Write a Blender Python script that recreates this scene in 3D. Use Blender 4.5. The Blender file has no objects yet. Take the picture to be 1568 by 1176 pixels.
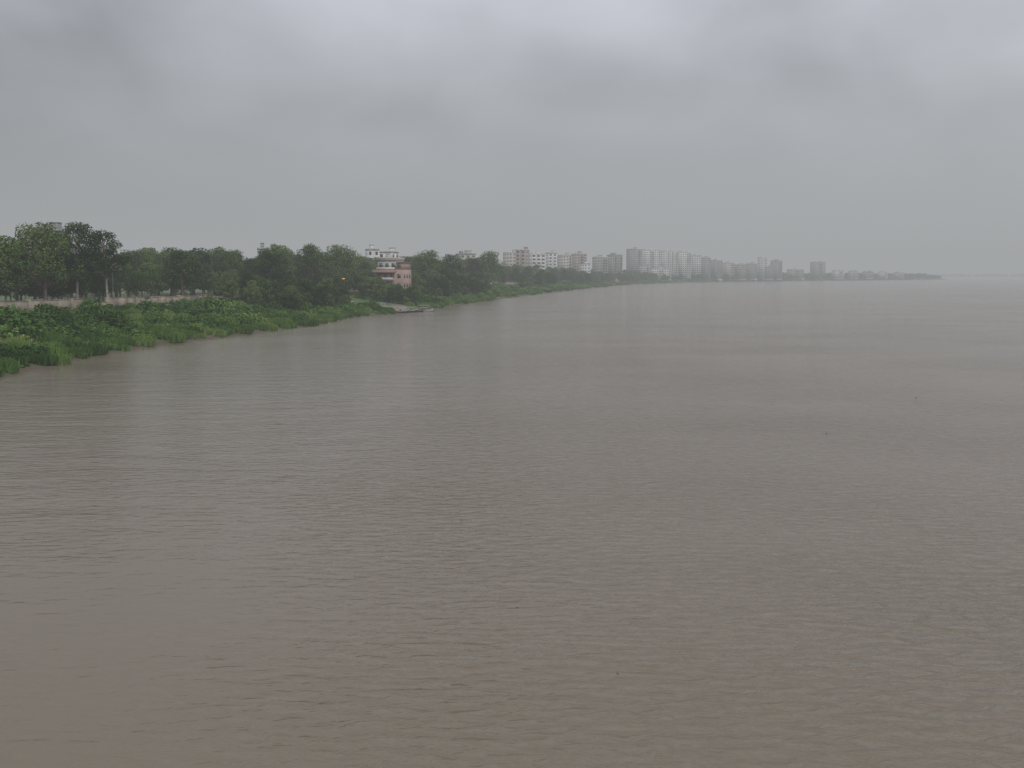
import bpy, math, random
import numpy as np
from mathutils import Vector, Matrix
random.seed(7); rng=np.random.default_rng(7)
scene=bpy.context.scene
scene.view_settings.view_transform='Standard'
try: scene.view_settings.look='None'
except Exception: pass
scene.view_settings.exposure=0
R=math.radians
COL=scene.collection

# ---------------------------------------------------------------- materials
def newmat(name):
    m=bpy.data.materials.new(name); m.use_nodes=True
    nt=m.node_tree; nt.nodes.clear()
    return m,nt,nt.nodes,nt.links
def N(ns,t,**k):
    n=ns.new(t)
    for a,b in k.items(): setattr(n,a,b)
    return n
def ramp(ns,stops):
    r=ns.new('ShaderNodeValToRGB'); e=r.color_ramp.elements
    while len(e)<len(stops): e.new(0.5)
    for i,(p,c) in enumerate(stops):
        e[i].position=p; e[i].color=(c[0],c[1],c[2],1)
    return r
def surf_mat(name,c1,c2,scale=1.0,rough=0.85,bump=0.0,detail=5):
    m,nt,ns,ln=newmat(name)
    out=N(ns,'ShaderNodeOutputMaterial'); p=N(ns,'ShaderNodeBsdfPrincipled')
    g=N(ns,'ShaderNodeNewGeometry'); no=N(ns,'ShaderNodeTexNoise')
    no.inputs['Scale'].default_value=scale; no.inputs['Detail'].default_value=detail
    ln.new(g.outputs['Position'],no.inputs['Vector'])
    r=ramp(ns,[(0.3,c1),(0.7,c2)]); ln.new(no.outputs['Fac'],r.inputs['Fac'])
    ln.new(r.outputs['Color'],p.inputs['Base Color']); p.inputs['Roughness'].default_value=rough
    if bump>0:
        b=N(ns,'ShaderNodeBump'); b.inputs['Distance'].default_value=bump; b.inputs['Strength'].default_value=0.6
        ln.new(no.outputs['Fac'],b.inputs['Height']); ln.new(b.outputs['Normal'],p.inputs['Normal'])
    ln.new(p.outputs[0],out.inputs['Surface']); return m
def leaf_mat(name,stops,wt=.4,wr=.5,wn=1.1,off=-.5,nscale=.05):
    m,nt,ns,ln=newmat(name)
    out=N(ns,'ShaderNodeOutputMaterial')
    at=N(ns,'ShaderNodeAttribute',attribute_name='tint')
    oi=N(ns,'ShaderNodeObjectInfo'); g=N(ns,'ShaderNodeNewGeometry')
    no=N(ns,'ShaderNodeTexNoise'); no.inputs['Scale'].default_value=nscale; no.inputs['Detail'].default_value=3
    ln.new(g.outputs['Position'],no.inputs['Vector'])
    a=N(ns,'ShaderNodeMath',operation='MULTIPLY_ADD'); a.inputs[1].default_value=wt
    b=N(ns,'ShaderNodeMath',operation='MULTIPLY_ADD'); b.inputs[1].default_value=wr
    c=N(ns,'ShaderNodeMath',operation='MULTIPLY_ADD'); c.inputs[1].default_value=wn; c.inputs[2].default_value=off
    ln.new(no.outputs['Fac'],c.inputs[0])
    ln.new(oi.outputs['Random'],b.inputs[0]); ln.new(c.outputs[0],b.inputs[2])
    ln.new(at.outputs['Fac'],a.inputs[0]); ln.new(b.outputs[0],a.inputs[2])
    r=ramp(ns,stops); ln.new(a.outputs[0],r.inputs['Fac'])
    d=N(ns,'ShaderNodeBsdfDiffuse'); ln.new(r.outputs['Color'],d.inputs['Color']); ln.new(d.outputs[0],out.inputs['Surface'])
    return m

M_leaf=leaf_mat('tree_foliage',[(0.0,(0.022,0.042,0.018)),(0.4,(0.054,0.096,0.031)),(0.75,(0.105,0.165,0.046)),(1.0,(0.16,0.20,0.075))],wr=.7,off=-.58)
M_shrub=leaf_mat('shrub_foliage',[(0.0,(0.032,0.070,0.020)),(0.45,(0.078,0.155,0.038)),(0.8,(0.15,0.25,0.06)),(1.0,(0.23,0.28,0.10))],wt=.45,wr=.45,wn=1.8,off=-.81,nscale=.06)
M_bark=surf_mat('bark',(0.10,0.08,0.06),(0.2,0.17,0.14),1.5)
M_palebark=surf_mat('pale_bark',(0.26,0.23,0.19),(0.42,0.39,0.34),1.5)
M_glass=surf_mat('window_glass',(0.075,0.08,0.085),(0.13,0.135,0.14),0.4,rough=0.25)
M_stone=surf_mat('wall_stone',(0.17,0.14,0.105),(0.43,0.37,0.29),0.35,bump=0.05,detail=9)
M_conc=surf_mat('weathered_concrete',(0.14,0.135,0.125),(0.26,0.25,0.23),0.5)
M_asph=surf_mat('asphalt',(0.045,0.045,0.045),(0.075,0.073,0.07),0.6)
M_dirt=surf_mat('dirt',(0.12,0.09,0.06),(0.22,0.17,0.12),0.4)

# ---------------------------------------------------------------- mesh helpers
def mesh_np(name,verts,quads,mats,midx=None,tint=None,smooth=False):
    me=bpy.data.meshes.new(name)
    v=np.asarray(verts,dtype=np.float32); q=np.asarray(quads,dtype=np.int32)
    me.vertices.add(len(v)); me.vertices.foreach_set('co',v.ravel())
    me.loops.add(q.size); me.loops.foreach_set('vertex_index',q.ravel())
    me.polygons.add(len(q)); me.polygons.foreach_set('loop_start',np.arange(0,q.size,4,dtype=np.int32))
    for m in mats: me.materials.append(m)
    if midx is not None: me.polygons.foreach_set('material_index',np.asarray(midx,dtype=np.int32))
    if smooth: me.polygons.foreach_set('use_smooth',np.ones(len(q),dtype=bool))
    if tint is not None:
        a=me.attributes.new('tint','FLOAT','FACE'); a.data.foreach_set('value',np.asarray(tint,dtype=np.float32))
    me.update(calc_edges=True); me.validate()
    return me
def add_obj(name,me,loc=(0,0,0),rot=0,scale=1,parent=None):
    o=bpy.data.objects.new(name,me); COL.objects.link(o); o.location=loc; o.rotation_euler=(0,0,rot)
    o.scale=(scale,)*3 if not hasattr(scale,'__len__') else scale
    if parent: o.parent=parent
    return o
def empty(name,loc=(0,0,0)):
    o=bpy.data.objects.new(name,None); COL.objects.link(o); o.location=loc; return o

def tube(pts,rads,n=7):
    V=[];Q=[]
    for i,(p,r) in enumerate(zip(pts,rads)):
        p=Vector(p)
        if i<len(pts)-1: d=(Vector(pts[i+1])-p)
        else: d=(p-Vector(pts[i-1]))
        d.normalize(); a=d.orthogonal().normalized(); b=d.cross(a)
        for k in range(n):
            t=2*math.pi*k/n; V.append(tuple(p+a*math.cos(t)*r+b*math.sin(t)*r))
    for i in range(len(pts)-1):
        for k in range(n):
            Q.append((i*n+k,i*n+(k+1)%n,(i+1)*n+(k+1)%n,(i+1)*n+k))
    return V,Q
def leaves(centres,radii,per,size,g,flat=0.75):
    C=[];T=[];D=[]
    for c,r in zip(centres,radii):
        n=int(per*(r/np.mean(radii))**2)
        d=g.normal(size=(n,3)); d/=np.linalg.norm(d,axis=1)[:,None]
        rr=r*(0.55+0.5*g.random(n)**0.6)*(1+0.18*np.sin(d[:,0]*5+c[0]*3)*np.cos(d[:,1]*6+c[1]))
        p=np.array(c)+d*rr[:,None]*np.array([1,1,flat])
        C.append(p);D.append(d);T.append(np.full(n,g.random())*0.65+g.random(n)*0.35)
    C=np.concatenate(C);D=np.concatenate(D);T=np.concatenate(T);n=len(C)
    nrm=D+g.normal(size=(n,3))*0.6+np.array([0,0,.35]); nrm/=np.linalg.norm(nrm,axis=1)[:,None]
    a=np.cross(nrm,g.normal(size=(n,3))); a/=np.linalg.norm(a,axis=1)[:,None]; b=np.cross(nrm,a)
    s=size*(0.55+0.9*g.random(n)); s2=s*(0.5+0.4*g.random(n))
    a*=s[:,None]/2; b*=s2[:,None]/2
    V=np.stack([C-a,C-b*1.0+a*0.1,C+a,C+b*1.0-a*0.1],axis=1).reshape(-1,3)
    Q=np.arange(n*4).reshape(-1,4)
    return V,Q,T
def make_tree(name,H,cr,base,nl,per,size,seed,kind='round',bark=None):
    g=np.random.default_rng(seed); rd=random.Random(seed)
    V=[];Q=[];MI=[];T=[]
    def addtube(pts,rads,n=6):
        v,q=tube(pts,rads,n); o=len(V); V.extend(v); Q.extend([tuple(i+o for i in f) for f in q]); MI.extend([0]*len(q)); T.extend([0.5]*len(q))
    lean=(rd.uniform(-.06,.06)*H,rd.uniform(-.06,.06)*H)
    top=base+(H-base)*0.6
    tp=[(lean[0]*t+math.sin(t*5+seed)*0.12,lean[1]*t+math.cos(t*4+seed)*0.12,top*t-0.4*(t==0)) for t in (0,.15,.35,.55,.75,1)]
    r0=0.024*H if kind!='slim' else 0.017*H
    addtube(tp,[r0*1.35,r0,r0*.85,r0*.7,r0*.5,r0*.25],8)
    cs=[];rs=[]
    for i in range(nl):
        f=(i+0.5)/nl; ang=i*2.399+rd.uniform(-.4,.4)
        h=base+(H-base)*(0.05+0.9*f)
        if kind=='broad': prof=math.sin(math.pi*min(1,0.28+0.66*f))**0.7
        elif kind=='slim': prof=0.45+0.5*math.sin(math.pi*f)
        else: prof=math.sin(math.pi*(0.16+0.78*f))**0.8
        rad=cr*prof*rd.uniform(0.35,0.95)
        c=(lean[0]+math.cos(ang)*rad,lean[1]+math.sin(ang)*rad,h+rd.uniform(-.05,.05)*H)
        r=cr*rd.uniform(0.18,0.37)*(1.0 if kind!='slim' else 0.95)
        if c[2]+r*.75>H*1.03: c=(c[0],c[1],H*1.03-r*.75)
        cs.append(c);rs.append(r)
        if i%2==0 or kind=='slim':
            st=max(base*0.75,min(top,h-rad*0.8)); t=st/top
            s=(lean[0]*t,lean[1]*t,st); mid=tuple(s[k]*.45+c[k]*.55+(0.3 if k==2 else 0) for k in range(3))
            addtube([s,mid,c],[r0*.42,r0*.26,r0*.08],5)
    lv,lq,lt=leaves(cs,rs,per,size,g)
    o=len(V); V=np.array(V); VV=np.concatenate([V,lv]); QQ=np.concatenate([np.array(Q),lq+o])
    MI=np.concatenate([np.zeros(len(Q)),np.ones(len(lq))]); TT=np.concatenate([np.array(T),lt])
    return mesh_np(name,VV,QQ,[bark or M_bark,M_leaf],MI,TT)
def make_shrub(name,r,h,nl,per,size,seed):
    g=np.random.default_rng(seed); cs=[];rs=[]
    for i in range(nl):
        a=g.random()*6.28; d=r*math.sqrt(g.random())*0.8
        rr=r*g.uniform(.22,.45); cs.append((math.cos(a)*d,math.sin(a)*d,h*g.uniform(.2,.85)*(1-0.4*d/r))); rs.append(rr)
    lv,lq,lt=leaves(cs,rs,per,size,g,flat=0.9)
    st=[];sq=[]
    for c in cs[:5]:
        v,q=tube([(c[0]*.1,c[1]*.1,-.2),(c[0]*.6,c[1]*.6,c[2]*.6),c],[.05,.04,.01],4)
        o=len(st); st.extend(v); sq.extend([tuple(i+o for i in f) for f in q])
    VV=np.concatenate([np.array(st),lv]); QQ=np.concatenate([np.array(sq),lq+len(st)])
    MI=np.concatenate([np.zeros(len(sq)),np.ones(len(lq))]); TT=np.concatenate([np.full(len(sq),.5),lt])
    return mesh_np(name,VV,QQ,[M_bark,M_shrub],MI,TT)
def make_grass(name,r,h,n,seed):
    g=np.random.default_rng(seed)
    a=g.random(n)*6.28; d=r*np.sqrt(g.random(n)); x=np.cos(a)*d; y=np.sin(a)*d
    hh=h*(0.5+0.6*g.random(n))*(1-0.3*d/r); w=0.05+0.06*g.random(n)
    th=g.random(n)*6.28; lx=g.normal(size=n)*.3*hh; ly=g.normal(size=n)*.3*hh
    z=np.zeros(n)
    p0=np.stack([x-np.cos(th)*w,y-np.sin(th)*w,z-.1],1); p1=np.stack([x+np.cos(th)*w,y+np.sin(th)*w,z-.1],1)
    p2=np.stack([x+lx+np.cos(th)*w*.4,y+ly+np.sin(th)*w*.4,hh],1); p3=np.stack([x+lx-np.cos(th)*w*.4,y+ly-np.sin(th)*w*.4,hh],1)
    V=np.stack([p0,p1,p2,p3],1).reshape(-1,3)
    return mesh_np(name,V,np.arange(n*4).reshape(-1,4),[M_shrub],None,0.4+0.6*g.random(n))

# ---------------------------------------------------------------- shoreline (world metres)
SY=np.array([-600,60,118,144,184,218,286,339,494,703,1220,1663,2152,2612,2680,3300,6000,14000],float)
SX=np.array([-70,-62,-61,-62,-58.5,-50,-45,-32,-7.5,30,133,290,658,1141,1150,1060,700,0],float)
def shore(y):
    y=np.asarray(y,float); w=np.clip(np.abs(y)*0.035,3,40)
    b=sum(np.interp(y+k*w,SY,SX) for k in (-1,-.5,0,.5,1))/5
    return b+0.9*np.sin(y/9.3)+0.6*np.sin(y/4.1+1)+0.35*np.sin(y/1.9+2)+np.clip(y/900,0,3)*2.5*np.sin(y/37)
PO=np.array([-10,-1,0,1,4,11,20,30,36,38,9000],float)
PZ=np.array([-2.5,-.35,0.03,.3,.85,1.9,3.3,4.75,5.2,5.25,5.25],float)
def ground(y,off): return float(np.interp(off,PO,PZ))
ys=np.concatenate([np.arange(-600,40,25),np.arange(40,720,2.5),np.arange(720,2720,10),np.arange(2720,14001,250)])
offs=np.array([-10,-4,-1.5,-.5,0,.5,1,2,4,6,8,11,14,17,20,23,26,29,32,34,36,38,47,55,70,110,300,1000,4000,9000],float)
V=[]
sh=shore(ys)
for yv,sx in zip(ys,sh):
    for o in offs:
        z=np.interp(o,PO,PZ)
        if 1<=o<=34: z+=0.25*math.sin(yv*.7+o)*math.cos(o*.9+yv*.23)
        if o>60: z+=0.3*math.sin(yv*.05+o*.02)-0.3
        V.append((sx-o,yv,z))
nc=len(offs); Q=[]
for i in range(len(ys)-1):
    for j in range(nc-1):
        a=i*nc+j; Q.append((a,a+nc,a+nc+1,a+1))
m,nt,ns,ln=newmat('riverbank_ground'); out=N(ns,'ShaderNodeOutputMaterial'); p=N(ns,'ShaderNodeBsdfPrincipled')
g=N(ns,'ShaderNodeNewGeometry'); n1=N(ns,'ShaderNodeTexNoise'); n1.inputs['Scale'].default_value=0.12; n1.inputs['Detail'].default_value=8
n2=N(ns,'ShaderNodeTexNoise'); n2.inputs['Scale'].default_value=2.0; n2.inputs['Detail'].default_value=6
ln.new(g.outputs['Position'],n1.inputs['Vector']); ln.new(g.outputs['Position'],n2.inputs['Vector'])
r1=ramp(ns,[(0.35,(0.06,0.11,0.03)),(0.52,(0.09,0.155,0.045)),(0.66,(0.17,0.155,0.085))]); ln.new(n1.outputs['Fac'],r1.inputs['Fac'])
r2=ramp(ns,[(0.3,(0.6,0.6,0.6)),(0.7,(1.2,1.2,1.2))]); ln.new(n2.outputs['Fac'],r2.inputs['Fac'])
mu=N(ns,'ShaderNodeMix',data_type='RGBA',blend_type='MULTIPLY'); mu.inputs[0].default_value=1
ln.new(r1.outputs[0],mu.inputs[6]); ln.new(r2.outputs[0],mu.inputs[7])
sp=N(ns,'ShaderNodeSeparateXYZ'); ln.new(g.outputs['Position'],sp.inputs[0])
mr=N(ns,'ShaderNodeMapRange'); mr.inputs[1].default_value=0.25; mr.inputs[2].default_value=0.7; ln.new(sp.outputs[2],mr.inputs[0])
mm=N(ns,'ShaderNodeMix',data_type='RGBA'); mm.inputs[6].default_value=(0.085,0.068,0.045,1)
ln.new(mr.outputs[0],mm.inputs[0]); ln.new(mu.outputs[2],mm.inputs[7]); ln.new(mm.outputs[2],p.inputs['Base Color'])
p.inputs['Roughness'].default_value=0.95; ln.new(p.outputs[0],out.inputs[0])
M_ground=m
add_obj('ground',mesh_np('ground',V,Q,[M_ground],smooth=True))

def strip(name,o1,o2,y1,y2,dy,z,mat):
    yy=np.arange(y1,y2,dy); s=shore_s(yy); V=[];Q=[]
    for a,b in zip(yy,s): V+= [(b-o1,a,z),(b-o2,a,z)]
    for i in range(len(yy)-1): Q.append((2*i,2*i+2,2*i+3,2*i+1))
    return add_obj(name,mesh_np(name,V,Q,[mat]))
def shore_s(y):
    y=np.asarray(y,float); w=np.clip(np.abs(y)*0.05,12,60)
    return sum(np.interp(y+k*w,SY,SX) for k in (-1,-.6,-.3,0,.3,.6,1))/7
strip('dirt_verge',37.5,50,-100,1000,5,5.275,M_dirt)
strip('road',39.5,46.5,-100,1000,5,5.29,M_asph)

class B:
    def __init__(s): s.v=[];s.q=[];s.m=[]
    def box(s,x0,x1,y0,y1,z0,z1,m=0):
        o=len(s.v); s.v+=[(x0,y0,z0),(x1,y0,z0),(x1,y1,z0),(x0,y1,z0),(x0,y0,z1),(x1,y0,z1),(x1,y1,z1),(x0,y1,z1)]
        s.q+=[tuple(o+i for i in f) for f in ((0,3,2,1),(4,5,6,7),(0,1,5,4),(1,2,6,5),(2,3,7,6),(3,0,4,7))]; s.m+=[m]*6
    def hexa(s,pts,m=0):
        o=len(s.v); s.v+=list(pts)
        s.q+=[tuple(o+i for i in f) for f in ((0,3,2,1),(4,5,6,7),(0,1,5,4),(1,2,6,5),(2,3,7,6),(3,0,4,7))]; s.m+=[m]*6
    def tube(s,pts,r,n=8,m=0):
        v,q=tube(pts,r if hasattr(r,'__len__') else [r]*len(pts),n); o=len(s.v); s.v+=v; s.q+=[tuple(o+i for i in f) for f in q]; s.m+=[m]*len(q)
    def obj(s,name,mats,loc=(0,0,0),rot=0,parent=None):
        return add_obj(name,mesh_np(name,s.v,s.q,mats,s.m),loc,rot,1,parent)

# stone wall along the embankment
b=B(); yy=60.0; rd=random.Random(3); h=6.6
while yy<900:
    L=4.0; x0=float(shore_s(yy))-36.6; x1=float(shore_s(yy+L))-36.6
    h=5.2+1.6+.25*math.sin(yy*.04)+rd.uniform(-.10,.10); t=.25
    if rd.random()<.05: h-=.9
    b.hexa([(x0-t,yy+.003,4.2),(x0+t,yy+.003,4.2),(x1+t,yy+L-.003,4.2),(x1-t,yy+L-.003,4.2),(x0-t,yy+.003,h),(x0+t,yy+.003,h),(x1+t,yy+L-.003,h),(x1-t,yy+L-.003,h)],0)
    b.hexa([(x0-t-.06,yy+.01,h),(x0+t+.06,yy+.01,h),(x1+t+.06,yy+L-.01,h),(x1-t-.06,yy+L-.01,h),(x0-t-.06,yy+.01,h+.1),(x0+t+.06,yy+.01,h+.1),(x1+t+.06,yy+L-.01,h+.1),(x1-t-.06,yy+L-.01,h+.1)],0)
    if int(yy/L)%3==0: b.box(x0-.38,x0+.38,yy-.35,yy+.35,4.1,h+.22,0)
    yy+=L
b.obj('stone_wall',[M_stone])

# ---------------------------------------------------------------- trees
TR=[make_tree('tree_a',15,6.2,4.2,40,170,.42,1,'broad'),
    make_tree('tree_b',14,5.2,3.6,36,170,.40,2,'round'),
    make_tree('tree_c',17,5.0,6.5,34,150,.38,3,'slim',M_palebark),
    make_tree('tree_d',12,5.5,2.8,34,170,.40,4,'broad'),
    make_tree('tree_e',13,4.4,3.0,32,170,.38,5,'round'),
    make_tree('tree_f',16,6.8,5.0,46,165,.42,6,'broad')]
TH=[15,14,17,12,13,16]
def place(parent,name,i,x,y,z,h):
    s=h/TH[i]; o=add_obj(name,TR[i],(x,y,z-.1),rng.random()*6.28,(s*rng.uniform(.9,1.15),s*rng.uniform(.9,1.15),s),parent); return o
def hband(y):
    return float(np.interp(y,[60,200,232,250,300,330,420,560,700,1000,1300,1700,2650],[14,14.0,13.5,11.5,11.5,15.0,16,16,15,14,13,12,10]))
P=empty('riverside_tree_row')
y=60.0
while y<620:
    for off in (50,57,65,75,88,104):
        if rng.random()<(.45 if off==50 else .88):
            yv=y+rng.uniform(-3.5,3.5); o=off+rng.uniform(-3,3); h=hband(yv)*rng.uniform(.62,1.08)
            if off==50: h*=.8
            place(P,'tree',int(rng.choice([0,1,3,4,5])),float(shore_s(yv))-o,yv,5.2,h)
    y+=7.5
P2=empty('distant_tree_row')
while y<2650:
    st=8 if y<1300 else 5
    for off in (14,24,34,52,62,76,95,120,160):
        if off<40 and (rng.random()<.3 or (y<900 and rng.random()<.8)): continue
        yv=y+rng.uniform(-4,4); o=off+rng.uniform(-5,5); h=hband(yv)*rng.uniform(.6,1.15)
        if off<40: h*=.8
        if rng.random()<.8: place(P2,'tree',int(rng.choice([0,1,3,4,5])),float(shore_s(yv))-o,yv,ground(0,o),h)
    y+=st
for (i,x,yv,h) in [(2,-95.5,219,18.2),(2,-90.5,224,16.6),(5,-99,212,17.6),(0,-106,205,15.5),(1,-110,190,14.5),(0,-85,258,13.2),(5,-72,300,13.5),
                   (0,-70,352,17.5),(1,-80,345,17.2),(5,-62,368,17.6),(5,-38,440,17.4),(1,-28,452,16),(5,-13,545,19.5),(1,-21,560,16)]:
    place(None,'tree',i,x,yv,5.1,h)
P3=empty('slope_tree_clump')
for k in range(52):
    yv=rng.uniform(258,318); o=rng.uniform(10,34); h=rng.uniform(3.8,8.5)
    if yv>305 and o<16: continue
    place(P3,'tree',int(rng.choice([1,3,4])),float(shore(yv))-o,yv,ground(0,o),h)
for k in range(32):
    yv=rng.uniform(350,380); o=rng.uniform(5,38); x=float(shore(yv))-o
    place(P3,'tree',int(rng.choice([1,3,4])),x,yv,ground(0,o),rng.uniform(6,8.2)*(1 if o>18 else .85))
for k in range(75):
    yv=rng.uniform(382,560); o=rng.uniform(8,34); x=float(shore(yv))-o
    if -0.142<x/yv<-0.098 and yv<402: continue
    place(P3,'tree',int(rng.choice([1,3,4])),x,yv,ground(0,o),rng.uniform(5,11)*np.interp(yv,[440,560],[1,.6]))
SH=[make_shrub('shrub_a',1.5,1.6,9,90,.28,11),make_shrub('shrub_b',1.9,1.3,11,90,.28,12),make_shrub('shrub_c',1.2,2.2,8,90,.26,13),make_shrub('shrub_d',2.2,2.1,13,90,.30,14)]
GR=[make_grass('grass_a',1.3,1.2,380,21),make_grass('grass_b',1.7,1.6,440,22)]
PS=empty('riverbank_shrubs'); PG=empty('riverbank_grass')
for k in range(2500):
    yv=60+ (rng.random()**1.15)*540; o=0.6+rng.random()*34
    if 318<yv<352 and o<24: continue
    if math.sin(yv*.09+o*.13)+math.sin(o*.31-yv*.05)>1.25 and rng.random()<.8: continue
    s=(.5+1.1*rng.random()**2.2)*(1.0 if o<26 else .5)*(1 if o>3 else .5)
    if 5<o<24 and rng.random()<.06: s*=1.6
    add_obj('shrub',SH[int(rng.integers(4))],(float(shore(yv))-o,yv,ground(0,o)-.15),rng.random()*6.28,(s,s,s*rng.uniform(.6,1.25)),PS)
for k in range(2000):
    yv=60+rng.random()**1.3*420; o=0.3+rng.random()**1.1*34
    if 318<yv<352 and o<24: continue
    s=rng.uniform(.6,1.2)*(1.0 if o<26 else .5)
    add_obj('grass_clump',GR[int(rng.integers(2))],(float(shore(yv))-o,yv,ground(0,o)-.05),rng.random()*6.28,s,PG)
for k in range(1300):
    yv=600+rng.random()*1900; o=0.6+rng.random()*30
    s=rng.uniform(1.2,2.4)*(1.0 if o<24 else .5)
    add_obj('shrub',SH[int(rng.integers(4))],(float(shore(yv))-o,yv,ground(0,o)-.15),rng.random()*6.28,(s*1.4,s*1.4,s*.8),PS)

# far opposite bank
V=[];Q=[]
xs=np.arange(1500,9001,150)
for i,x in enumerate(xs):
    yb=5000+0.05*(x-1500)+60*math.sin(x/300)
    V+=[(x,yb,-.5),(x,yb+40,2.5),(x,yb+4000,3)]
for i in range(len(xs)-1):
    for j in range(2):
        a=i*3+j; Q.append((a,a+3,a+4,a+1))
add_obj('far_bank',mesh_np('far_bank',V,Q,[M_ground]))
PF=empty('far_bank_tree_line')
for k in range(700):
    x=rng.uniform(1500,4000); yv=5060+0.05*(x-1500)+rng.uniform(0,100)
    place(PF,'tree',int(rng.integers(6)),x,yv,2.0,rng.uniform(10,18))

# ---------------------------------------------------------------- buildings
def wallm(name,c): return surf_mat(name,tuple(k*.8 for k in c),tuple(min(.85,k*1.08) for k in c),0.09,detail=8)
W_white=wallm('paint_white',(.70,.70,.68)); W_cream=wallm('paint_cream',(.52,.49,.43)); W_pink=wallm('paint_salmon',(.44,.305,.26))
W_grey=wallm('paint_grey',(.34,.34,.34)); W_beige=wallm('paint_beige',(.38,.355,.325)); W_rose=wallm('paint_rose',(.40,.34,.31)); W_red=wallm('roof_tile',(.32,.19,.15))
W_yel=wallm('paint_ochre',(.5,.38,.18))
def building(name,x,y,w,d,top,rot,wall,trim,fl=3.3,z0=4.5,style=0,seed=0):
    rd=random.Random(seed+int(x*7+y)); b=B(); H=top-z0-1.2; n=max(2,int(round(H/fl))); fh=H/n
    nb=max(2,int(round(w/4.2))); bw=w/nb
    for i in range(nb):
        dd=0 if (i//2)%2==0 else (1.1 if style==0 else .5)
        xa=-w/2+i*bw; xb=xa+bw-.004
        b.box(xa,xb,-d/2+dd,d/2-dd*.5,0,H,0)
        for f in range(n):
            zf=f*fh
            ww=bw*.2 if style!=2 else bw*.3
            cx=(xa+xb)/2+rd.uniform(-.2,.2)
            b.box(cx-ww,cx+ww,-d/2+dd-.06,-d/2+dd+.1,zf+1.0,zf+fh-.8,1)
            b.box(cx-ww,cx+ww,d/2-dd*.5-.1,d/2-dd*.5+.06,zf+.9,zf+fh-.55,1)
            b.box(cx-ww-.2,cx+ww+.2,-d/2+dd-.5,-d/2+dd-.07,zf+fh-.7,zf+fh-.6,2)
            if (dd>0 and style==0) or (style==1 and i%2==1):
                b.box(xa+.15,xb-.15,-d/2+dd-1.3,-d/2+dd-.003,zf+.02,zf+.16,2)
                b.box(xa+.15,xb-.15,-d/2+dd-1.3,-d/2+dd-1.18,zf+.16,zf+1.1,0)
        b.box(xa,xb,-d/2+dd-.12,-d/2+dd+.15,H,H+.95,2)
    nd=max(2,int(round(d/4.5))); bd=d/nd
    for sx in (-1,1):
        for j in range(nd):
            cy=-d/2+(j+.5)*bd
            for f in range(n):
                zf=f*fh
                b.box(sx*w/2-.06,sx*w/2+.06,cy-bd*.2,cy+bd*.2,zf+1.0,zf+fh-.8,1)
        b.box(sx*w/2-.15,sx*w/2+.15,-d/2+1.2,d/2-.7,H,H+.9,2)
    k=rd.uniform(-.25,.2)*w
    b.box(k,k+min(5,w*.3),-1.5,2.5,H-.1,H+3.0,0); b.box(k-.2,k+min(5,w*.3)+.2,-1.7,2.7,H+3.0,H+3.2,2)
    if w>12:
        k2=-w*.38; b.box(k2,k2+2.6,-1,1.6,H+1.2,H+2.8,2)
        for a in (0,2.3):
            for c in (-1,1.3): b.box(k2+a,k2+a+.3,c,c+.3,H-.05,H+1.2,2)
        b.tube([(w*.35,0,H-.1),(w*.35,0,H+4.5)],.07,6,2)
    b.box(-w/2-.3,w/2+.3,-d/2-.3,d/2+.3,-3,.0,2)
    return b.obj(name,[wall,M_glass,trim],(x,y,z0),R(rot))
F=1524.
def bld(name,pc,wpx,ytop,dist,d,rot,wall,trim,**k):
    X=(pc-784)/F*dist; w=wpx/F*dist; top=12+(421-ytop)/F*dist
    return building(name,X,dist,w,d,top,rot,wall,trim,**k)
A='apartment_building'
bld(A,86,46,351,330,9,12,W_grey,W_grey)
bld(A,406,15,379,470,7,10,W_grey,W_cream)
bld(A,572,18,381,560,10,15,W_white,W_grey)
bld(A,597,22,385,600,10,-20,W_white,W_grey)
bld(A,714,26,388,760,12,20,W_cream,W_grey)
bld(A,783,18,386,980,14,25,W_cream,W_white)
bld(A,800,16,382,930,12,-18,W_rose,W_white)
bld(A,822,22,388,960,12,15,W_white,W_white,style=2)
bld(A,843,14,387,1050,14,15,W_white,W_grey)
bld(A,864,16,390,1120,14,25,W_cream,W_white)
bld(A,886,18,388,1180,14,25,W_rose,W_white,style=1)
bld(A,918,18,393,1300,16,20,W_beige,W_white)
bld(A,940,18,390,1330,16,20,W_beige,W_grey,style=1)
bld(A,970,14,381,1600,22,38,W_grey,W_white,style=1)
bld(A,994,27,382,1630,18,26,W_white,W_white,style=0)
bld(A,1022,23,384,1660,18,26,W_white,W_white,style=1)
bld(A,1045,17,385,1690,18,26,W_white,W_white,style=0)
bld(A,1063,9,391,1750,18,26,W_white,W_grey,style=2)
bld(A,1077,11,394,1780,18,30,W_grey,W_white)
bld(A,1094,13,398,1800,18,28,W_beige,W_white,style=1)
bld(A,1113,14,402,1850,18,25,W_cream,W_white)
bld(A,1131,11,405,1850,18,25,W_beige,W_beige,style=2)
bld(A,1148,11,403,1900,18,25,W_grey,W_white)
bld(A,1165,9,394,1950,16,32,W_white,W_white,style=1)
bld(A,1186,12,399,2000,18,28,W_grey,W_beige)
bld(A,1215,22,412,2100,18,20,W_beige,W_white)
bld(A,1249,18,401,2200,20,20,W_beige,W_cream)
for i,(pc,w,yt) in enumerate([(1280,16,414),(1303,12,415),(1325,14,415.5),(1348,12,416),(1372,14,417),(1140,34,411),(1010,30,410),(985,10,406),(1175,8,408),(895,10,403),(740,14,394)]):
    dist=2200+i*60 if i<5 else [2000,1560,1540,1850,1150,900][i-5]
    bld('low_rise_building',pc,w,yt,dist,14,20,[W_white,W_cream,W_beige][i%3],W_grey,style=i%3)
b=B(); b.box(-4,4,-3,3,0,4,0); b.box(-4.5,4.5,-3.5,3.5,4,4.4,1)
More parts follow.
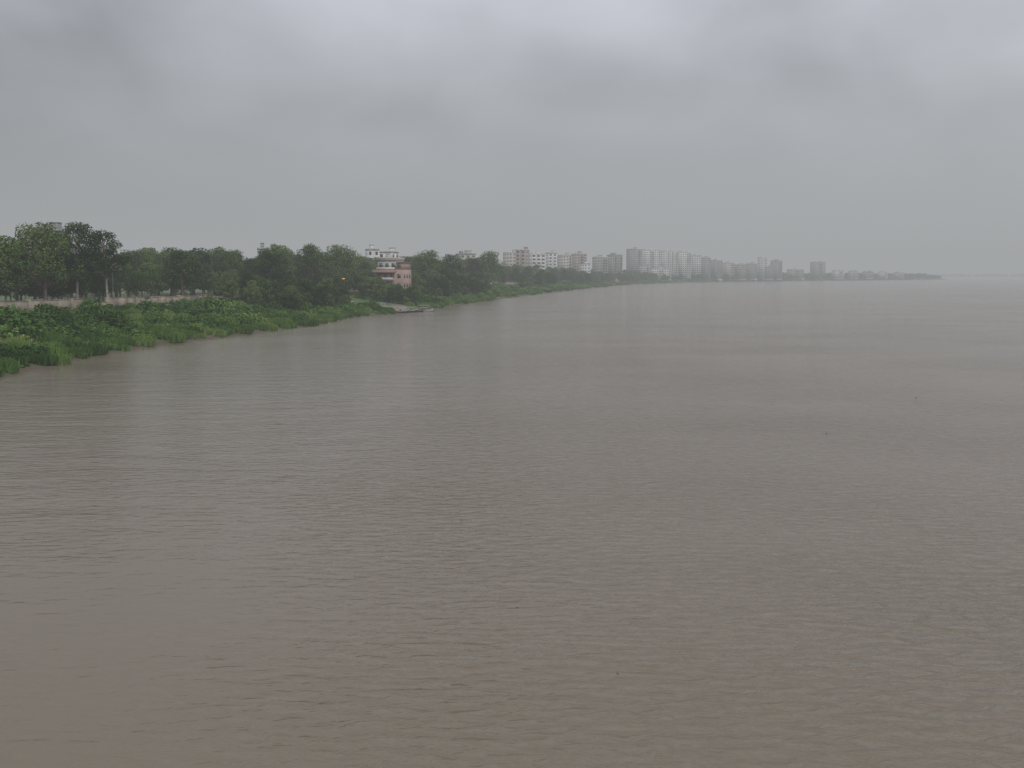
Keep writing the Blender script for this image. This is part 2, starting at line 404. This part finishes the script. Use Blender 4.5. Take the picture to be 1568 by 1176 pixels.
for i in range(3): b.box(-3+i*2.2,-2+i*2.2,-3.06,-2.9,.8,3,2)
b.hexa([(-3.5,-2.5,4.4),(3.5,-2.5,4.4),(3.5,2.5,4.4),(-3.5,2.5,4.4),(-.5,-.5,8),(.5,-.5,8),(.5,.5,8),(-.5,.5,8)],0)
b.obj('riverside_pavilion',[W_yel,W_cream,M_glass],(126,1225,1.2),R(15))

# salmon riverside house
HX,HY=-46,388; hz=3.0
H=empty('riverside_house',(HX,HY,hz)); H.rotation_euler=(0,0,R(-14))
b=B(); b.box(-5.6,5.6,-5,5,-2,11,0); b.box(-5.8,5.8,-5.2,5.2,-2.5,.3,1); b.obj('lower_walls',[W_pink,M_conc],parent=H)
b=B(); b.box(-5.1,2.6,-3.2,4.6,11.003,14.6,0); b.box(2.62,5.5,-4.2,4.6,11.003,13.7,1); b.obj('upper_walls',[W_white,W_pink],parent=H)
b=B(); b.box(-5.5,3,-3.7,5,14.6,14.9,0); b.box(3.003,5.9,-4.6,5,13.7,13.95,1)
for (x0,x1,y0,y1) in((-5.5,3,-3.7,-3.5),(-5.5,-5.3,-3.497,5),(2.8,3,-3.497,5)): b.box(x0,x1,y0,y1,14.9,15.7,0)
b.hexa([(-6.4,-6.4,9.9),(3.2,-6.4,9.9),(3.2,-5.0,10.9),(-6.4,-5.0,10.9),(-6.4,-6.4,10.05),(3.2,-6.4,10.05),(3.2,-5.0,11.1),(-6.4,-5.0,11.1)],1)
b.box(-3,-1,0,2,14.9,16.8,0)
b.obj('roof',[W_cream,W_red],parent=H)
b=B()
for f in range(3):
    z=.9+f*3.5
    for x in (-4.6,-1.9,.8,3.6): b.box(x,x+1.3,-5.07,-4.9,z,z+1.5,0)
    for yv in (-3.4,-.5,2.3):
        b.box(5.5,5.67,yv,yv+1.3,z,z+1.5,0); b.box(-5.67,-5.5,yv,yv+1.3,z,z+1.5,0)
for x in (-4.4,-1.9,.6): b.box(x,x+1.3,-3.27,-3.1,11.9,13.5,0)
b.box(3.3,4.7,-4.27,-4.1,11.8,13.2,0)
b.obj('windows',[M_glass],parent=H)
b=B()
for f in (1,2):
    z=f*3.5; b.box(-5.2,2.2,-6.2,-5.003,z,z+.15,0); b.box(-5.2,2.2,-6.2,-6.08,z+.15,z+1.0,0)
b.box(-5.2,2.4,-4.9,-4.78,11.0,11.9,0); b.obj('balcony',[W_white],parent=H)

LX,LY=-47,333
b=B()
b.box(-13,9,-9,9,-3,1.6,0); b.box(-13,2,3,8.99,1.603,2.6,0)
for i in range(6): b.box(9+i*.5,9.5+i*.5-.003,-8,8,-3,1.4-i*.27,1)
for i in range(6): b.box(-10,7,-9.5-i*.5+.003,-9-i*.5,-3,1.4-i*.27,1)
b.box(-13,-6,-9,-8.6,1.603,2.7,2); b.box(-13,-12.6,-8.597,2.9,1.603,2.7,2)
for x in (-4,0,4,8): b.box(x-.15,x+.15,-8.8,-8.5,1.603,2.4,2)
b.box(-9.5,-5,-6.5,-2.5,1.604,4.1,2); b.box(-9.9,-4.6,-6.9,-2.1,4.1,4.3,1); b.box(-8.4,-7.3,-6.56,-6.4,1.7,3.6,3)
b.obj('stone_landing',[M_conc,M_stone,W_cream,M_glass],(LX,LY,0),R(-13))

whull=wallm('grey_hull',(.36,.36,.36))
def boat(name,x,y,rot,L,hullm,cabin=True):
    b=B(); n=9; W=L*.17; sec=[]
    for i in range(n):
        t=i/(n-1); w=W*math.sin(math.pi*min(1,.22+t*.78))**.7 if i<n-1 else .05; zk=-.25+.5*max(0,t-.7)*1.6; zt=.55+.5*t**3
        sec.append([(L*(t-.5),-w,zt),(L*(t-.5),-w*.6,zk),(L*(t-.5),w*.6,zk),(L*(t-.5),w,zt)])
    for s in sec: b.v+=s
    for i in range(n-1):
        for j in range(3): a=i*4+j; b.q.append((a,a+1,a+5,a+4)); b.m.append(0)
        b.q.append((i*4,i*4+4,i*4+7,i*4+3)); b.m.append(1)
    b.q.append((0,3,2,1)); b.m.append(0)
    for s in(-1,1): b.tube([(q[0 if s<0 else 3]) for q in sec],.07,5,2)
    if cabin:
        b.box(-L*.3,L*.12,-W*.6,W*.6,.6,1.5,2); b.box(-L*.25,L*.07,-W*.62,W*.62,.95,1.3,3)
        for px in(-L*.32,L*.2):
            for py in(-W*.7,W*.7): b.tube([(px,py,.5),(px,py,2.1)],.04,6,2)
        b.box(-L*.38,L*.26,-W*.85,W*.85,2.1,2.2,2)
    else:
        for px in (-.25,0,.22): b.box(px*L-.15,px*L+.15,-W*.8,W*.8,.62,.68,1)
    return b.obj(name,[hullm,M_conc,whull,M_glass],(x,y,0),rot)
darkhull=surf_mat('dark_hull',(.03,.03,.035),(.07,.065,.06),1.0)
boat('passenger_boat',-28.5,327,R(20),5.6,whull); boat('rowing_boat',-32.5,322,R(35),5,darkhull,False); boat('rowing_boat',-34.5,318,R(50),5,darkhull,False)
b=B(); b.box(-4,4,-1.2,1.2,.25,.5,0)
for x in(-3.5,0,3.5):
    for y_ in(-1,1): b.tube([(x,y_,-2),(x,y_,1.1)],.1,6,0)
b.obj('wooden_jetty',[surf_mat('wet_timber',(.04,.035,.03),(.09,.08,.065),1)],(-33,326,0),R(10))

m,nt,ns,ln=newmat('lit_lamp'); out=N(ns,'ShaderNodeOutputMaterial'); e=N(ns,'ShaderNodeEmission'); e.inputs[0].default_value=(1,.42,.16,1); e.inputs[1].default_value=3; ln.new(e.outputs[0],out.inputs[0]); M_lit=m
def lamp(x,y,z,lit):
    b=B(); b.tube([(0,0,0),(0,0,7),(.5,0,7.7),(1.6,0,7.9)],[.1,.07,.05,.04],8,0); b.box(1.5,2.3,-.18,.18,7.8,7.98,0); b.box(1.55,2.25,-.14,.14,7.7,7.797,1); b.tube([(0,0,-.1),(0,0,.5)],.16,8,0)
    b.obj('street_lamp',[M_conc,M_lit if lit else M_glass],(x,y,z),R(-10))
for yv in (150,185,222,262): lamp(float(shore_s(yv))-38.6,yv,5.25,False)
lamp(-58.5,337,3.0,True)
def car(x,y,rot,paint):
    b=B(); b.hexa([(-2,-.8,.35),(2,-.8,.35),(2,.8,.35),(-2,.8,.35),(-1.95,-.8,.85),(2,-.78,.8),(2,.78,.8),(-1.95,.8,.85)],0)
    b.hexa([(-1.7,-.76,.853),(1.1,-.76,.853),(1.1,.76,.853),(-1.7,.76,.853),(-1.3,-.62,1.38),(.45,-.62,1.38),(.45,.62,1.38),(-1.3,.62,1.38)],1)
    b.box(-1.3,.45,-.63,.63,1.383,1.45,0)
    for wx in(-1.25,1.3):
        for wy in(-.82,.66): b.tube([(wx,wy,.3),(wx,wy+.16,.3)],.3,12,2); b.tube([(wx,wy-.01,.3),(wx,wy+.17,.3)],.15,10,1)
    b.obj('parked_car',[paint,M_glass,M_asph],(x,y,5.3),rot)
for yv,pt in ((214,wallm('car_red',(.3,.04,.03))),(228,W_grey),(243,W_white)): car(float(shore_s(yv))-38.9,yv,R(95),pt)

# a few tiny bits of floating debris
b=B(); rd=random.Random(5)
for (x,y_,s) in [(39.6,97,.18),(-2.5,48,.06),(.2,35,.05),(3.2,29,.04),(24,75,.08)]:
    for k in range(3):
        dx,dy=rd.uniform(-s,s)*.6,rd.uniform(-s,s)*.3
        b.tube([(x+dx-s*.5,y_+dy,.0),(x+dx,y_+dy+.03,.02),(x+dx+s*.5,y_+dy,.01)],[.01,s*.14,.01],6,k%2)
b.obj('floating_debris',[M_glass,M_dirt])

# ---------------------------------------------------------------- water
m,nt,ns,ln=newmat('muddy_water'); out=N(ns,'ShaderNodeOutputMaterial'); p=N(ns,'ShaderNodeBsdfPrincipled')
g=N(ns,'ShaderNodeNewGeometry')
def mapped(sx,sy,rot=0):
    mp=N(ns,'ShaderNodeMapping'); mp.inputs['Scale'].default_value=(sx,sy,1); mp.inputs['Rotation'].default_value=(0,0,rot); ln.new(g.outputs['Position'],mp.inputs['Vector']); return mp
def noise(mp,sc,det,rough=.5,dist=0):
    n=N(ns,'ShaderNodeTexNoise'); n.inputs['Scale'].default_value=sc; n.inputs['Detail'].default_value=det; n.inputs['Roughness'].default_value=rough; n.inputs['Distortion'].default_value=dist; ln.new(mp.outputs[0],n.inputs['Vector']); return n
big=noise(mapped(.006,.014,R(15)),1,5)
rc=ramp(ns,[(.3,(.170,.139,.104)),(.7,(.207,.170,.132))]); ln.new(big.outputs['Fac'],rc.inputs['Fac']); ln.new(rc.outputs[0],p.inputs['Base Color'])
p.inputs['Roughness'].default_value=.13; p.inputs['IOR'].default_value=1.33
w1=noise(mapped(.6,1.5,R(10)),1.55,4,.5,.5); w2=noise(mapped(.14,.38,R(-8)),1,3)
msk=noise(mapped(.03,.05,R(20)),1,4)
sp=N(ns,'ShaderNodeSeparateXYZ'); ln.new(g.outputs['Position'],sp.inputs[0])
mx=N(ns,'ShaderNodeMapRange'); mx.inputs[1].default_value=-12; mx.inputs[2].default_value=18; mx.inputs[3].default_value=.22; mx.inputs[4].default_value=1.0; ln.new(sp.outputs[0],mx.inputs[0])
mk=N(ns,'ShaderNodeMapRange'); mk.inputs[1].default_value=.3; mk.inputs[2].default_value=.7; mk.inputs[3].default_value=.45; mk.inputs[4].default_value=1.0; ln.new(msk.outputs['Fac'],mk.inputs[0])
m1=N(ns,'ShaderNodeMath',operation='MULTIPLY'); ln.new(mx.outputs[0],m1.inputs[0]); ln.new(mk.outputs[0],m1.inputs[1])
b1=N(ns,'ShaderNodeBump'); b1.inputs['Distance'].default_value=.55; ln.new(w1.outputs['Fac'],b1.inputs['Height']); ln.new(m1.outputs[0],b1.inputs['Strength'])
b2=N(ns,'ShaderNodeBump'); b2.inputs['Distance'].default_value=.4; b2.inputs['Strength'].default_value=.3; ln.new(w2.outputs['Fac'],b2.inputs['Height']); ln.new(b1.outputs[0],b2.inputs['Normal'])
ln.new(b2.outputs[0],p.inputs['Normal']); ln.new(p.outputs[0],out.inputs[0])
S=14000
add_obj('river_water',mesh_np('river_water',[(-S,-3000,0),(S,-3000,0),(S,S+4000,0),(-S,S+4000,0)],[(0,1,2,3)],[m]))

# ---------------------------------------------------------------- haze (homogeneous air volume, emission stands in for scattered light)
m,nt,ns,ln=newmat('air_haze'); out=N(ns,'ShaderNodeOutputMaterial')
SG=0.00043
ab=N(ns,'ShaderNodeVolumeAbsorption'); ab.inputs[0].default_value=(0,0,0,1); ab.inputs[1].default_value=SG
em=N(ns,'ShaderNodeEmission'); em.inputs[0].default_value=(.362,.374,.384,1); em.inputs[1].default_value=SG
ad=N(ns,'ShaderNodeAddShader'); ln.new(ab.outputs[0],ad.inputs[0]); ln.new(em.outputs[0],ad.inputs[1]); ln.new(ad.outputs[0],out.inputs['Volume'])
b=B(); b.box(-13000,13000,-2900,13000,-30,160,0); b.obj('atmospheric_haze',[m])

# ---------------------------------------------------------------- sky / light
w=bpy.data.worlds.new('World'); scene.world=w; w.use_nodes=True; nt=w.node_tree; ns=nt.nodes; ln=nt.links; ns.clear()
out=N(ns,'ShaderNodeOutputWorld'); bg=N(ns,'ShaderNodeBackground'); bg.inputs[1].default_value=.1
SE,SR=50,150
sky=N(ns,'ShaderNodeTexSky',sky_type='NISHITA'); sky.sun_disc=False; sky.sun_elevation=R(SE); sky.sun_rotation=R(SR); sky.dust_density=3
tc=N(ns,'ShaderNodeTexCoord'); sp=N(ns,'ShaderNodeSeparateXYZ'); ln.new(tc.outputs['Generated'],sp.inputs[0])
rz=ramp(ns,[(0,(.368,.38,.39)),(.08,(.385,.40,.416)),(.17,(.425,.44,.472)),(.25,(.51,.52,.58)),(.6,(.78,.79,.82)),(1,(.92,.93,.95))]); ln.new(sp.outputs[2],rz.inputs['Fac'])
mp=N(ns,'ShaderNodeMapping'); mp.inputs['Scale'].default_value=(1.7,1.7,3.2); mp.inputs['Location'].default_value=(.35,.1,.0); ln.new(tc.outputs['Generated'],mp.inputs[0])
no=N(ns,'ShaderNodeTexNoise'); no.inputs['Scale'].default_value=2.6; no.inputs['Detail'].default_value=4; no.inputs['Roughness'].default_value=.42; no.inputs['Distortion'].default_value=.25; ln.new(mp.outputs[0],no.inputs['Vector'])
cn=N(ns,'ShaderNodeMapRange'); cn.inputs[1].default_value=.3; cn.inputs[2].default_value=.7; cn.inputs[3].default_value=-.27; cn.inputs[4].default_value=.27; ln.new(no.outputs['Fac'],cn.inputs[0])
fz=N(ns,'ShaderNodeMapRange'); fz.inputs[1].default_value=.05; fz.inputs[2].default_value=.2; ln.new(sp.outputs[2],fz.inputs[0])
cm=N(ns,'ShaderNodeMath',operation='MULTIPLY'); ln.new(cn.outputs[0],cm.inputs[0]); ln.new(fz.outputs[0],cm.inputs[1])
gx=N(ns,'ShaderNodeMapRange'); gx.inputs[1].default_value=-.5; gx.inputs[2].default_value=.5; gx.inputs[3].default_value=.82; gx.inputs[4].default_value=1.14; ln.new(sp.outputs[0],gx.inputs[0])
ca=N(ns,'ShaderNodeMath',operation='ADD'); ln.new(cm.outputs[0],ca.inputs[0]); ln.new(gx.outputs[0],ca.inputs[1])
c10=N(ns,'ShaderNodeMath',operation='MULTIPLY'); c10.inputs[1].default_value=9.6; ln.new(ca.outputs[0],c10.inputs[0])
vm=N(ns,'ShaderNodeVectorMath',operation='SCALE'); ln.new(rz.outputs[0],vm.inputs[0]); ln.new(c10.outputs[0],vm.inputs['Scale'])
sk=N(ns,'ShaderNodeVectorMath',operation='SCALE'); sk.inputs['Scale'].default_value=.04; ln.new(sky.outputs[0],sk.inputs[0])
va=N(ns,'ShaderNodeVectorMath',operation='ADD'); ln.new(vm.outputs[0],va.inputs[0]); ln.new(sk.outputs[0],va.inputs[1])
ln.new(va.outputs[0],bg.inputs[0]); ln.new(bg.outputs[0],out.inputs[0])
sd=bpy.data.lights.new('sun','SUN'); sd.energy=.9; sd.angle=R(20); sd.color=(1,.97,.92)
so=bpy.data.objects.new('sun',sd); COL.objects.link(so)
dv=Vector((math.sin(R(SR))*math.cos(R(SE)),math.cos(R(SR))*math.cos(R(SE)),math.sin(R(SE)))); so.rotation_euler=dv.to_track_quat('Z','Y').to_euler(); so.location=(0,0,200)

cd=bpy.data.cameras.new('camera'); cd.lens=35; cd.sensor_width=36; cd.clip_end=40000; cd.clip_start=.1
co=bpy.data.objects.new('camera',cd); COL.objects.link(co); co.location=(0,0,12); co.rotation_euler=(R(90-6.25),0,0); scene.camera=co
